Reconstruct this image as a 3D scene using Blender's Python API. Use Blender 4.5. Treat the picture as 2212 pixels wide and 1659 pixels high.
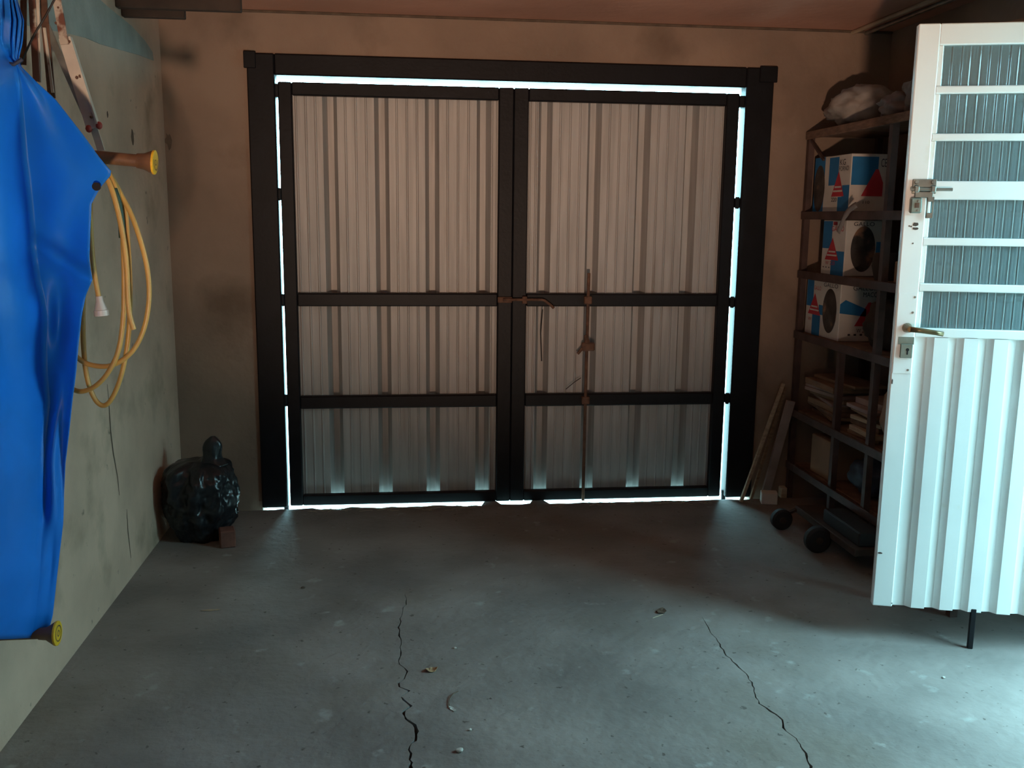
import bpy, bmesh, math, random
from mathutils import Vector, Matrix, noise
for o in list(bpy.data.objects): bpy.data.objects.remove(o, do_unlink=True)
SC = bpy.context.scene
COL = SC.collection

# ------------------------------------------------------------------ camera
F, CX, CY, H = 2050.0, 1106.0, 829.5, 1.5
PITCH, ROLL, YAW = .1738, .0110, -.1132
def _rot():
    c, s = math.cos(YAW), math.sin(YAW); Rz = Matrix(((c, s, 0), (-s, c, 0), (0, 0, 1)))
    B = Matrix(((1, 0, 0), (0, 0, -1), (0, 1, 0)))
    c, s = math.cos(PITCH), math.sin(PITCH); Rx = Matrix(((1, 0, 0), (0, c, -s), (0, s, c)))
    c, s = math.cos(ROLL), math.sin(ROLL); Rr = Matrix(((c, -s, 0), (s, c, 0), (0, 0, 1)))
    return Rr @ Rx @ B @ Rz
RM = _rot(); RT = RM.transposed()
camd = bpy.data.cameras.new('camera'); cam = bpy.data.objects.new('camera', camd); COL.objects.link(cam)
camd.sensor_fit = 'HORIZONTAL'; camd.sensor_width = 36; camd.lens = F / 2212 * 36; camd.clip_start = .02
m = Matrix(((RM[0][0], -RM[1][0], -RM[2][0]), (RM[0][1], -RM[1][1], -RM[2][1]), (RM[0][2], -RM[1][2], -RM[2][2])))
cam.matrix_world = Matrix.Translation((0, 0, H)) @ m.to_4x4()
SC.camera = cam

# ------------------------------------------------------------------ sky and exposure
SC.view_settings.view_transform = 'Standard'; SC.view_settings.look = 'None'
SC.view_settings.gamma = 1; SC.view_settings.use_curve_mapping = False
SC.view_settings.exposure = 0.0
W = bpy.data.worlds.new('sky'); SC.world = W; W.use_nodes = True
bg = W.node_tree.nodes['Background']
bg.inputs[0].default_value = (.43, .86, 1.0, 1); bg.inputs[1].default_value = 26.0

# room sizes
XL, XR, YB, YR, ZC = -1.145, 2.50, 4.87, -2.0, 2.46
DY0, DY1, DZ0, DZ1 = 2.0, 2.89, .12, 2.17          # doorway in the right wall
def portal(loc, rot, sx, sy):
    l = bpy.data.lights.new('daylight_portal', 'AREA'); l.shape = 'RECTANGLE'; l.size = sx; l.size_y = sy
    l.cycles.is_portal = True
    o = bpy.data.objects.new('daylight_portal', l); COL.objects.link(o); o.location = loc; o.rotation_euler = rot
portal((XR + .14, (DY0 + DY1) / 2, (DZ0 + DZ1) / 2), (0, math.pi / 2, 0), DZ1 - DZ0, DY1 - DY0)
portal((.57, 5.03, 1.1), (-math.pi / 2, 0, 0), 2.62, 2.3)

# ------------------------------------------------------------------ pixel -> ray
def ray(x, y): return RT @ Vector(((x - CX) / F, (y - CY) / F, 1))
CAM = Vector((0, 0, H))
def PY(x, y, Y): d = ray(x, y); return CAM + d * (Y / d.y)
def PX(x, y, X): d = ray(x, y); return CAM + d * (X / d.x)
def PZ(x, y, Z): d = ray(x, y); return CAM + d * ((Z - H) / d.z)

# ------------------------------------------------------------------ materials
def mat(name, col, rough=.8, metal=0, var=.15, scale=6, bump=.0, bscale=40, col2=None, detail=6, spec=.5, stretch=None, lo=.35, hi=.65, extra=None):
    m = bpy.data.materials.new(name); m.use_nodes = True; nt = m.node_tree; N = nt.nodes; L = nt.links
    b = N['Principled BSDF']; b.inputs['Roughness'].default_value = rough; b.inputs['Metallic'].default_value = metal
    b.inputs['Specular IOR Level'].default_value = spec
    c1 = tuple(max(0, c * (1 - var)) for c in col); c2 = col2 or tuple(min(1, c * (1 + var)) for c in col)
    tc = N.new('ShaderNodeTexCoord'); mp = N.new('ShaderNodeMapping'); L.new(tc.outputs['Object'], mp.inputs[0])
    if stretch: mp.inputs['Scale'].default_value = stretch
    nz = N.new('ShaderNodeTexNoise'); nz.inputs['Scale'].default_value = scale; nz.inputs['Detail'].default_value = detail
    L.new(mp.outputs[0], nz.inputs['Vector'])
    r = N.new('ShaderNodeValToRGB'); r.color_ramp.elements[0].position = lo; r.color_ramp.elements[1].position = hi
    r.color_ramp.elements[0].color = (*c1, 1); r.color_ramp.elements[1].color = (*c2, 1)
    L.new(nz.outputs[0], r.inputs[0])
    out = r.outputs[0]
    if extra:                                   # patches of another colour: (colour, scale, threshold, softness)
        for (ec, es, th, so) in extra:
            n3 = N.new('ShaderNodeTexNoise'); n3.inputs['Scale'].default_value = es; n3.inputs['Detail'].default_value = 8
            L.new(mp.outputs[0], n3.inputs['Vector'])
            r3 = N.new('ShaderNodeValToRGB'); r3.color_ramp.elements[0].position = th; r3.color_ramp.elements[1].position = th + so
            L.new(n3.outputs[0], r3.inputs[0])
            mx = N.new('ShaderNodeMixRGB'); L.new(r3.outputs[0], mx.inputs[0]); L.new(out, mx.inputs[1]); mx.inputs[2].default_value = (*ec, 1)
            out = mx.outputs[0]
    L.new(out, b.inputs['Base Color'])
    if bump:
        n2 = N.new('ShaderNodeTexNoise'); n2.inputs['Scale'].default_value = bscale; n2.inputs['Detail'].default_value = 8
        L.new(mp.outputs[0], n2.inputs['Vector'])
        bp = N.new('ShaderNodeBump'); bp.inputs['Strength'].default_value = bump; bp.inputs['Distance'].default_value = .01
        L.new(n2.outputs[0], bp.inputs['Height']); L.new(bp.outputs[0], b.inputs['Normal'])
    return m
M = {}
M['floor'] = mat('stained concrete', (.235, .215, .20), .62, var=.22, scale=2.2, bump=.55, bscale=26, spec=.35, extra=[((.19, .165, .14), 1.3, .52, .18), ((.33, .33, .31), 9, .64, .08), ((.11, .095, .085), 38, .66, .04)])
M['crack'] = mat('crack earth', (.03, .022, .016), .95)
M['wall_l'] = mat('old ochre limewash', (.59, .41, .30), .9, var=.14, scale=2.6, bump=.35, bscale=30, extra=[((.34, .25, .17), 3.1, .58, .16), ((.24, .18, .13), 14, .68, .06)])
M['wall_b'] = mat('brown ochre plaster', (.27, .19, .14), .9, var=.16, scale=2.2, bump=.35, bscale=28, extra=[((.17, .115, .08), 2.4, .56, .18), ((.31, .23, .175), 5, .68, .08)])
M['wall_r'] = mat('grimy brown plaster', (.26, .18, .13), .92, var=.2, scale=3, bump=.3, bscale=28)
M['ceiling'] = mat('terracotta ceiling', (.52, .27, .19), .9, var=.12, scale=2, bump=.25, bscale=20)
M['cement'] = mat('grey cement render', (.36, .37, .33), .9, var=.12, scale=7, bump=.4, bscale=50)
M['ground'] = mat('pale outdoor concrete', (.60, .58, .54), .9, var=.08, scale=2)
M['stain_and_shade'] = mat('dark grime and gap shade', (.12, .085, .06), .95, var=.2, scale=20)
M['black'] = mat('black painted steel', (.006, .006, .008), .5, var=.25, scale=9, bump=.08, bscale=60, spec=.25)
M['galv'] = mat('galvanised sheet', (.44, .42, .40), .6, metal=.3, var=.10, scale=5, stretch=(9, 9, .5), extra=[((.30, .25, .21), 2.2, .62, .18)])
M['rust'] = mat('rusty steel', (.13, .065, .04), .8, var=.35, scale=30, bump=.2)
M['blue'] = mat('blue tarpaulin', (.008, .20, .76), .48, var=.12, scale=3, bump=.12, bscale=9, spec=.35, extra=[((.02, .15, .46), 1.7, .62, .2)])
M['hole'] = mat('dark hole', (.006, .006, .008), .8)
M['yellowhose'] = mat('amber hose', (.58, .36, .10), .35, var=.12, scale=12)
M['green'] = mat('dark green tape', (.02, .06, .045), .5)
M['whiteplastic'] = mat('white plastic', (.62, .60, .56), .4)
M['yellow'] = mat('yellow plastic', (.80, .46, .02), .4, var=.1, scale=30)
M['brown'] = mat('brown painted pipe', (.17, .085, .04), .5, var=.3, scale=20)
M['oldwhite'] = mat('chipped white paint', (.58, .54, .46), .5, var=.12, scale=12, extra=[((.17, .055, .03), 16, .63, .05)])
M['oldrust'] = mat('flaking white on rust', (.5, .44, .36), .6, var=.1, scale=12, extra=[((.16, .06, .04), 14, .48, .06)])
M['redknob'] = mat('red plastic knob', (.38, .05, .035), .5)
M['wire'] = mat('dark wire', (.02, .016, .014), .6)
M['bag'] = mat('black bin liner', (.010, .013, .016), .28, var=.2, scale=6, bump=.5, bscale=14)
M['brick'] = mat('red brick', (.16, .065, .045), .9, var=.2, scale=20, bump=.3)
M['shelf'] = mat('rust brown shelf steel', (.075, .042, .035), .6, var=.3, scale=14)
M['plank'] = mat('dark old plank', (.17, .10, .065), .85, var=.3, scale=5, stretch=(3, 3, 14), bump=.2)
M['darkwood'] = mat('blackened timber', (.045, .03, .022), .85, var=.3, scale=8)
M['wood'] = mat('weathered wood', (.26, .16, .10), .8, var=.25, scale=6, stretch=(3, 1, 12))
M['palewood'] = mat('pale split wood', (.42, .32, .22), .8, var=.2, scale=6, stretch=(3, 1, 12))
M['pinkwood'] = mat('pinkish painted plank', (.34, .25, .22), .75, var=.18, scale=8)
M['boxwhite'] = mat('white carton', (.62, .56, .50), .7, var=.06, scale=9)
M['boxblue'] = mat('blue carton print', (.015, .16, .36), .6, var=.1, scale=9)
M['boxred'] = mat('red carton print', (.48, .03, .045), .6, var=.1, scale=9)
M['ink'] = mat('black print', (.03, .03, .035), .6)
M['picture'] = mat('dark photo print', (.05, .04, .035), .5, var=.5, scale=18, extra=[((.28, .14, .08), 9, .58, .08)])
M['gold'] = mat('gold print', (.75, .5, .12), .4)
M['kraft'] = mat('brown cardboard', (.30, .18, .11), .85, var=.15, scale=6)
M['sack'] = mat('grey brown sack', (.20, .15, .12), .8, var=.25, scale=6, bump=.5, bscale=12)
M['clear'] = mat('cloudy plastic sheet', (.24, .21, .20), .35, var=.2, scale=8, bump=.5, bscale=12)
M['palesack'] = mat('pale dusty sheet', (.30, .26, .23), .75, var=.2, scale=9, bump=.5, bscale=14)
M['darkblue'] = mat('dark blue sack', (.025, .035, .06), .6, var=.3, scale=6, bump=.5, bscale=12)
M['rubber'] = mat('black rubber', (.012, .012, .013), .7)
M['doorwhite'] = mat('white door enamel', (.86, .87, .85), .35, var=.03, scale=3, extra=[((.78, .76, .68), 5, .66, .1)])
M['chip'] = mat('chipped paint', (.07, .05, .04), .8)
M['steel'] = mat('worn zinc', (.32, .33, .30), .35, metal=.8, var=.2, scale=20)
M['lockplate'] = mat('dull green lock plate', (.22, .27, .24), .45, metal=.5, var=.15, scale=20)
M['brass'] = mat('dirty bronze', (.20, .15, .08), .35, metal=.8, var=.25, scale=20)
M['leaf'] = mat('dry leaf', (.38, .26, .14), .8, var=.25, scale=40)
M['straw'] = mat('pale straw', (.55, .47, .33), .8)
M['pebble'] = mat('pale chip of plaster', (.55, .55, .50), .85)
g = bpy.data.materials.new('fluted glass'); g.use_nodes = True; b = g.node_tree.nodes['Principled BSDF']
b.inputs['Base Color'].default_value = (.50, .68, .72, 1); b.inputs['Roughness'].default_value = .12
b.inputs['Transmission Weight'].default_value = .75; b.inputs['IOR'].default_value = 1.45
M['glass'] = g

# ------------------------------------------------------------------ mesh helpers
class MB:
    def __init__(s): s.v = []; s.f = []
    def add(s, vs, fs):
        n = len(s.v); s.v += [Vector(v) for v in vs]; s.f += [tuple(i + n for i in f) for f in fs]; return s
    def box(s, a, b):
        x0, y0, z0 = a; x1, y1, z1 = b
        return s.add([(x0, y0, z0), (x1, y0, z0), (x1, y1, z0), (x0, y1, z0), (x0, y0, z1), (x1, y0, z1), (x1, y1, z1), (x0, y1, z1)],
                     [(0, 3, 2, 1), (4, 5, 6, 7), (0, 1, 5, 4), (1, 2, 6, 5), (2, 3, 7, 6), (3, 0, 4, 7)])
    def bbox(s, a, b, bev=.004):                   # box with chamfered long edges
        x0, y0, z0 = a; x1, y1, z1 = b; e = min(bev, (x1 - x0) / 3, (y1 - y0) / 3, (z1 - z0) / 3)
        bm = bmesh.new(); r = bmesh.ops.create_cube(bm, size=1)
        for v in bm.verts: v.co = Vector((x0 + (v.co.x + .5) * (x1 - x0), y0 + (v.co.y + .5) * (y1 - y0), z0 + (v.co.z + .5) * (z1 - z0)))
        bmesh.ops.bevel(bm, geom=bm.edges[:], offset=e, segments=1, affect='EDGES', profile=.5)
        bm.verts.index_update(); s.add([v.co.copy() for v in bm.verts], [[v.index for v in f.verts] for f in bm.faces]); bm.free(); return s
    def bar(s, p, q, w, t, up=(0, 0, 1)):          # rectangular bar from p to q
        p, q = Vector(p), Vector(q); d = (q - p).normalized(); up = Vector(up)
        if abs(d.dot(up)) > .98: up = Vector((0, 1, 0))
        a = d.cross(up).normalized() * w / 2; c = a.cross(d).normalized() * t / 2
        vs = [p - a - c, p + a - c, p + a + c, p - a + c, q - a - c, q + a - c, q + a + c, q - a + c]
        return s.add(vs, [(0, 3, 2, 1), (4, 5, 6, 7), (0, 1, 5, 4), (1, 2, 6, 5), (2, 3, 7, 6), (3, 0, 4, 7)])
    def tube(s, pts, r, n=10, cap=True):
        pts = [Vector(p) for p in pts]; k = len(pts); rs = r if isinstance(r, (list, tuple)) else [r] * k
        t0 = (pts[1] - pts[0]).normalized(); up = Vector((0, 0, 1)) if abs(t0.z) < .9 else Vector((0, 1, 0))
        a = t0.cross(up).normalized(); vs = []; fs = []
        for i in range(k):
            t = (pts[min(i + 1, k - 1)] - pts[max(i - 1, 0)]).normalized()
            a = (a - t * a.dot(t)).normalized(); c = t.cross(a)
            for j in range(n):
                w = 2 * math.pi * j / n; vs.append(pts[i] + (a * math.cos(w) + c * math.sin(w)) * rs[i])
        for i in range(k - 1):
            for j in range(n): fs.append((i * n + j, i * n + (j + 1) % n, (i + 1) * n + (j + 1) % n, (i + 1) * n + j))
        if cap: fs += [tuple(range(n))[::-1], tuple((k - 1) * n + j for j in range(n))]
        return s.add(vs, fs)
    def prism(s, poly, axis, a, b):                # polygon (2-D) extruded along axis from a to b
        n = len(poly); vs = []
        for h in (a, b):
            for (p, q) in poly: vs.append({'x': (h, p, q), 'y': (p, h, q), 'z': (p, q, h)}[axis])
        return s.add(vs, [tuple(range(n)), tuple(range(2 * n - 1, n - 1, -1))] + [(i, (i + 1) % n, n + (i + 1) % n, n + i) for i in range(n)])
    def grid(s, P):                                # P[i][j] points
        n, k = len(P), len(P[0])
        return s.add([p for r in P for p in r], [(i * k + j, i * k + j + 1, (i + 1) * k + j + 1, (i + 1) * k + j) for i in range(n - 1) for j in range(k - 1)])
    def blob(s, c, r, seed=0, amp=.12, fr=3, sub=3, flat=None):
        bm = bmesh.new(); bmesh.ops.create_icosphere(bm, subdivisions=sub, radius=1)
        for v in bm.verts:
            d = v.co.normalized(); k = 1 + amp * noise.noise(d * fr + Vector((seed * 7.1, seed * 3.3, seed))) + amp * .5 * noise.noise(d * fr * 2.7 + Vector((seed, 9, seed * 2)))
            p = Vector((d.x * r[0], d.y * r[1], d.z * r[2])) * k
            if flat is not None: p.z = max(p.z, -r[2] * flat)
            v.co = p + Vector(c)
        bm.verts.index_update(); s.add([v.co.copy() for v in bm.verts], [[v.index for v in f.verts] for f in bm.faces]); bm.free(); return s
def setp(o, label=None, cat=None, group=None, kind=None):
    if label: o['label'] = label
    if cat: o['category'] = cat
    if group: o['group'] = group
    if kind: o['kind'] = kind
    return o
INV = {}
def thing(name, label, cat, loc, rz=0, group=None, kind=None):
    o = bpy.data.objects.new(name, None); COL.objects.link(o); o.empty_display_size = .05
    o.location = loc; o.rotation_euler = (0, 0, rz)
    INV[o] = (Matrix.Translation(loc) @ Matrix.Rotation(rz, 4, 'Z')).inverted()
    return setp(o, label, cat, group, kind)
def obj(name, mb, material, parent=None, smooth=False, local=False, solid=0, origin=None, auto=None):
    inv = INV.get(parent) if parent else None
    vs = [inv @ v if inv and not local else v for v in mb.v]
    off = Vector((0, 0, 0))
    if not parent:
        if origin is None:
            xs = [v.x for v in vs]; ys = [v.y for v in vs]; zs = [v.z for v in vs]
            off = Vector(((min(xs) + max(xs)) / 2, (min(ys) + max(ys)) / 2, min(zs)))
        else: off = Vector(origin)
        vs = [v - off for v in vs]
    me = bpy.data.meshes.new(name); me.from_pydata(vs, [], mb.f); me.update()
    bm = bmesh.new(); bm.from_mesh(me); bmesh.ops.recalc_face_normals(bm, faces=bm.faces[:]); bm.to_mesh(me); bm.free()
    me.materials.append(M[material])
    if smooth:
        for p in me.polygons: p.use_smooth = True
        if auto: me.set_sharp_from_angle(angle=auto)
    o = bpy.data.objects.new(name, me); COL.objects.link(o); o.location = off
    if parent: o.parent = parent; INV[o] = INV.get(parent, Matrix())
    if solid:
        sm = o.modifiers.new('thickness', 'SOLIDIFY'); sm.thickness = solid; sm.offset = 0
    return o
def struct(name, mb, material, label, cat, parent=None, **k):
    o = obj(name, mb, material, parent, **k)
    return setp(o, label, cat, None, 'structure') if not parent else o

# ================================================================== SETTING
GX0, GX1, GZ1 = -.745, 1.88, 2.262                 # gate opening
def interp(tab, y):
    if y <= tab[0][0]: return tab[0][1:]
    for a, b in zip(tab, tab[1:]):
        if a[0] <= y <= b[0]:
            t = (y - a[0]) / (b[0] - a[0] + 1e-9); return tuple(p + (q - p) * t for p, q in zip(a[1:], b[1:]))
    return tab[-1][1:]
c1px = [(875, 1280, 0), (877, 1300, 2), (868, 1330, 1), (860, 1355, 4), (866, 1380, 2), (866, 1410, 3), (863, 1435, 2), (880, 1450, 4), (873, 1467, 2), (861, 1475, 4), (863, 1484, 3),
        (884, 1492, 5), (867, 1505, 2), (872, 1512, 5), (888, 1525, 6), (873, 1535, 6), (877, 1553, 5), (895, 1565, 8), (900, 1580, 9), (897, 1600, 7), (885, 1612, 3), (886, 1635, 6), (888, 1659, 9), (880, 1700, 6), (890, 1760, 0)]
c2px = [(1515, 1328, 0), (1530, 1355, 2), (1550, 1385, 2), (1565, 1410, 3), (1590, 1435, 4), (1612, 1455, 2), (1625, 1480, 3), (1640, 1520, 3), (1665, 1537, 6), (1690, 1555, 4), (1692, 1572, 5), (1720, 1595, 2), (1735, 1620, 4), (1752, 1655, 7), (1770, 1700, 5), (1790, 1760, 0)]
def crack_tab(px):
    t = []
    random.seed(len(px)); q = []
    for a, b in zip(px, px[1:]):
        q.append(a); n = max(1, int((b[1] - a[1]) / 6))
        for k in range(1, n):
            f = k / n; q.append((a[0] + (b[0] - a[0]) * f + random.uniform(-3, 3), a[1] + (b[1] - a[1]) * f, (a[2] + (b[2] - a[2]) * f) * random.uniform(.35, 1.25)))
    for (x, y, w) in q + [px[-1]]:
        p = PZ(x, y, 0); t.append((p.y, p.x, w * p.y / F * 1.15))
    return sorted(t)
T1, T2 = crack_tab(c1px), crack_tab(c2px)
ys = sorted(set([YR, -1, 0, 1, 1.7, 3.9, 4.3, 4.6, 4.78] + [round(t[0], 4) for t in T1 + T2]))
mb = MB(); rows = []
for y in ys:
    x1, w1 = interp(T1, y); x2, w2 = interp(T2, y)
    if y < T1[0][0] or y > T1[-1][0]: w1 = 0
    if y < T2[0][0] or y > T2[-1][0]: w2 = 0
    rows.append((y, [XL, x1 - w1 / 2, x1 + w1 / 2, x2 - w2 / 2, x2 + w2 / 2, XR], w1, w2))
for (ya, A, a1, a2), (yb, B, b1, b2) in zip(rows, rows[1:]):
    for i in (0, 2, 4): mb.add([(A[i], ya, 0), (A[i + 1], ya, 0), (B[i + 1], yb, 0), (B[i], yb, 0)], [(0, 1, 2, 3)])
    for i, wa, wb in ((1, a1, b1), (3, a2, b2)):
        if wa + wb > 0:
            D = -.03
            mb.add([(A[i], ya, 0), (B[i], yb, 0), (B[i], yb, D), (A[i], ya, D)], [(0, 1, 2, 3)])
            mb.add([(A[i + 1], ya, 0), (B[i + 1], yb, 0), (B[i + 1], yb, D), (A[i + 1], ya, D)], [(0, 1, 2, 3)])
# ragged lip of the slab under the gate
random.seed(5); lip = []; nlip = 140
for i in range(nlip + 1):
    x = XL + (XR - XL) * i / nlip
    yl = 4.815 + .018 * noise.noise(Vector((x * 4, 1, 0))) + .014 * noise.noise(Vector((x * 17, 3, 0)))
    if .40 < x < .47 or .66 < x < .73: yl = 4.9
    zl = .004 * noise.noise(Vector((x * 13, 7, 0))) + (.012 if x < .2 else .004) * max(0, noise.noise(Vector((x * 9, 5, 2))))
    lip.append((x, yl, zl))
for (xa, ya, za), (xb, yb, zb) in zip(lip, lip[1:]):
    mb.add([(xa, 4.78, 0), (xb, 4.78, 0), (xb, yb, zb), (xa, ya, za), (xb, yb, -.12), (xa, ya, -.12)], [(0, 1, 2, 3), (3, 2, 4, 5)])
fl = struct('floor', mb, 'floor', 'worn stained grey concrete garage floor with two long cracks', 'floor', origin=(0, 0, 0))
mb = MB().add([(XL, YR, -.031), (XR, YR, -.031), (XR, 4.7, -.031), (XL, 4.7, -.031)], [(0, 1, 2, 3)])
obj('crack_bed', mb, 'crack', fl)

T = .15
wl = struct('wall_left', MB().box((XL - T, YR, -.12), (XL, YB + T, ZC)), 'wall_l', 'stained ochre limewashed side wall behind the blue tarpaulin', 'wall', origin=(0, 0, 0))
mb = MB().box((XL, YB, -.12), (GX0, YB + T, ZC)).box((GX1, YB, -.12), (XR + T, YB + T, ZC)).box((GX0, YB, GZ1), (GX1, YB + T, ZC))
wb = struct('wall_back', mb, 'wall_b', 'brown plastered end wall around the double gate', 'wall', origin=(0, 0, 0))
mb = MB().box((XR, YR, -.12), (XR + T, DY0, ZC)).box((XR, DY1, -.12), (XR + T, YB, ZC)).box((XR, DY0, DZ1), (XR + T, DY1, ZC)).box((XR, DY0, -.12), (XR + T, DY1, DZ0))
struct('wall_right', mb, 'wall_r', 'grimy brown side wall behind the shelves', 'wall', origin=(0, 0, 0))
struct('wall_rear', MB().box((XL - T, YR - T, -.12), (XR + T, YR, ZC)), 'wall_b', 'plain plastered wall behind the viewer', 'wall', origin=(0, 0, 0))
struct('ceiling', MB().box((XL - T, YR - T, ZC), (XR + T, YB + T, ZC + .12)), 'ceiling', 'reddish terracotta coloured ceiling slab', 'ceiling', origin=(0, 0, 0))
mb = MB().add([(-14, 4.7, -.05), (16, 4.7, -.05), (16, 30, -.05), (-14, 30, -.05)], [(0, 1, 2, 3)])
struct('ground_street', mb, 'ground', 'pale concrete ground outside the gate', 'ground', origin=(0, 0, 0))
mb = MB().add([(XR + T + .01, -12, .10), (20, -12, .10), (20, 4.69, .10), (XR + T + .01, 4.69, .10)], [(0, 1, 2, 3)])
struct('ground_yard', mb, 'ground', 'pale concrete yard outside the side doorway', 'ground', origin=(0, 0, 0))
struct('added_yard_wall', MB().box((5.2, -7, .0), (5.4, 4.69, 2.3)), 'cement', 'unseen grey wall added across the yard to cut low sky light at the side doorway', 'wall', origin=(0, 0, 0))  # added out of view to block low sky light through the doorway
struct('shadow_gap_strip', MB().bbox((XL, YB - .012, ZC - .012), (XR, YB, ZC), .003), 'stain_and_shade', 'dark strip painted as the shadow gap where the end wall meets the ceiling', 'trim', origin=(0, 0, 0))  # dark colour stands in for the shaded crevice under the ceiling
# grey cement patch, holes and streaks on the side wall
def wallpoly(pts, t=.003): return MB().prism([(p.y, p.z) for p in (PX(x, y, XL) for x, y in pts)], 'x', XL - .001, XL + t)
pp = [(-200, -120), (215, -40), (215, 0), (243, 24), (283, 56), (312, 88), (328, 112), (331, 131), (300, 119), (260, 108), (215, 95), (185, 82), (150, 73), (60, 55), (-200, 10)]
obj('cement_patch', wallpoly(pp), 'cement', wl)
def streak(pts, w):
    L = [PX(x, y, XL + .0008) for x, y in pts]; n = len(L); v = []
    for i, p in enumerate(L):
        k = w * (math.sin(math.pi * (i + .35) / (n - .3)) * .8 + .2); v += [p + Vector((0, -k / 2, 0)), p + Vector((0, k / 2, 0))]
    return MB().add(v, [(2 * i, 2 * i + 1, 2 * i + 3, 2 * i + 2) for i in range(n - 1)])
obj('crack', streak([(232, 830), (236, 880), (239, 930), (245, 980), (254, 1030), (258, 1070)], .013), 'stain_and_shade', wl)
obj('crack', streak([(274, 1100), (276, 1140), (279, 1170), (283, 1205)], .010), 'stain_and_shade', wl)
def chip_hole(px, py, r, s):
    c = PX(px, py, XL); random.seed(s)
    return MB().prism([(c.y + r * .6 * (1 + .4 * random.random()) * math.cos(a), c.z + r * (1 + .4 * random.random()) * math.sin(a)) for a in [i * math.pi / 5 for i in range(10)]], 'x', XL - .001, XL + .0012)
obj('plaster_hole', chip_hole(286, 296, .026, 1), 'stain_and_shade', wl)
obj('plaster_hole', chip_hole(232, 247, .010, 2), 'stain_and_shade', wl)
c = PY(364, 303, YB); random.seed(9)
obj('plaster_hole', MB().prism([(c.x + .016 * (.6 + .9 * random.random()) * math.cos(a), c.z + .036 * (.5 + .9 * random.random()) * math.sin(a)) for a in [i * math.pi / 6 for i in range(12)]], 'y', YB - .002, YB + .001), 'stain_and_shade', wb)

# ================================================================== GATE
gy0, gy1 = 4.85, 4.935
gf = thing('trim_3', 'black steel frame posts and header around the double gate', 'gate frame', (.57, gy0, 0), kind='structure')
obj('post', MB().bbox((GX0, gy0, 0), (-.615, gy1, GZ1), .006), 'black', gf)
obj('post', MB().bbox((1.735, gy0, 0), (GX1, gy1, GZ1), .006), 'black', gf)
obj('header', MB().bbox((-.615, gy0, 2.163), (1.735, YB + T, GZ1), .006), 'black', gf)
obj('corner_bracket', MB().bbox((GX0 - .012, gy0 - .012, 2.19), (-.70, gy0, 2.268), .003), 'black', gf)
obj('corner_bracket', MB().bbox((1.80, gy0 - .012, 2.19), (GX1 + .012, gy0, 2.268), .003), 'black', gf)
obj('corner_stop', MB().box((-.615, 4.872, 2.062), (-.603, 4.92, 2.125)), 'black', gf)
obj('corner_stop', MB().box((1.711, 4.872, 2.068), (1.735, 4.92, 2.125)), 'black', gf)
obj('pivot_pin', MB().tube([(-.628, 4.90, -.05), (-.628, 4.90, .03)], .013, 10), 'black', gf)
obj('pivot_pin', MB().tube([(1.74, 4.90, -.05), (1.74, 4.90, .03)], .013, 10), 'black', gf)
for zz in (1.60, 1.078, .565): obj('hinge', MB().bbox((-.618, 4.862, zz - .026), (-.606, 4.885, zz + .026), .004).tube([(-.610, 4.872, zz - .03), (-.610, 4.872, zz + .03)], .010, 8), 'black', gf)
for zz in (1.587, 1.07, .551): obj('hinge', MB().bbox((1.710, 4.862, zz - .026), (1.736, 4.885, zz + .026), .004).tube([(1.723, 4.872, zz - .03), (1.723, 4.872, zz + .03)], .010, 8), 'black', gf)

def sheet(x0, x1, ribs, micro, zb, zt, y, seed):
    pts = [(x0, y)]
    rr = sorted([(r, 'R') for r in ribs if x0 < r < x1] + [(q, 'm') for q in micro if x0 < q < x1])
    for r, k in rr:
        if k == 'R': pts += [(r - .036, y), (r - .015, y + .055), (r + .015, y + .055), (r + .036, y)]
        else: pts += [(r - .006, y), (r - .002, y - .004), (r + .002, y - .004), (r + .006, y)]
    pts.append((x1, y)); mb = MB(); n = len(pts); th = .0012
    for (z) in (zb, zt): mb.v += [Vector((p[0], p[1], z)) for p in pts]
    mb.f += [(i, i + 1, n + i + 1, n + i) for i in range(n - 1)]
    return mb
def leaf(xa, xb, ribs, label, hinge_left):
    t = thing('gate_leaf', label, 'gate', ((xa + xb) / 2, 4.88, 0), group=None)
    y0, y1 = 4.875, 4.915; w = .066 if hinge_left else .075; w2 = .075 if hinge_left else .067
    obj('stile', MB().bbox((xa, y0, 0), (xa + w, y1, 2.136), .005), 'black', t)
    obj('stile', MB().bbox((xb - w2, y0, 0), (xb, y1, 2.136), .005), 'black', t)
    for (za, zb) in ((2.074, 2.136), (1.046, 1.111), (.517, .582), (.0, .056)):
        obj('rail', MB().bbox((xa + w, y0, za), (xb - w2, y1, zb), .005), 'black', t)
    lo, hi = xa + .01, xb - .01
    micro = []
    e = [lo] + ribs + [hi]
    for a, b in zip(e, e[1:]):
        if b - a > .12:
            for k in (.3, .5, .7): micro.append(a + (b - a) * k)
    mid = ribs[1] + .125 if len(ribs) > 1 else (lo + hi) / 2
    for (a, b) in ((lo, mid), (mid, hi)):
        s = obj('corrugated_sheet', sheet(a, b, ribs, micro, .012, 2.125, 4.918, 1), 'galv', t, solid=.0012)
    return t
LL = leaf(-.605, .549, [-.362, -.109, .142, .402], 'left-hung gate leaf of black tube and corrugated sheet beside the hose wall', True)
RL = leaf(.5495, 1.712, [.716, .970, 1.227, 1.480], 'gate leaf of black tube and corrugated sheet with drop rod, beside the shelves', False)
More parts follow.
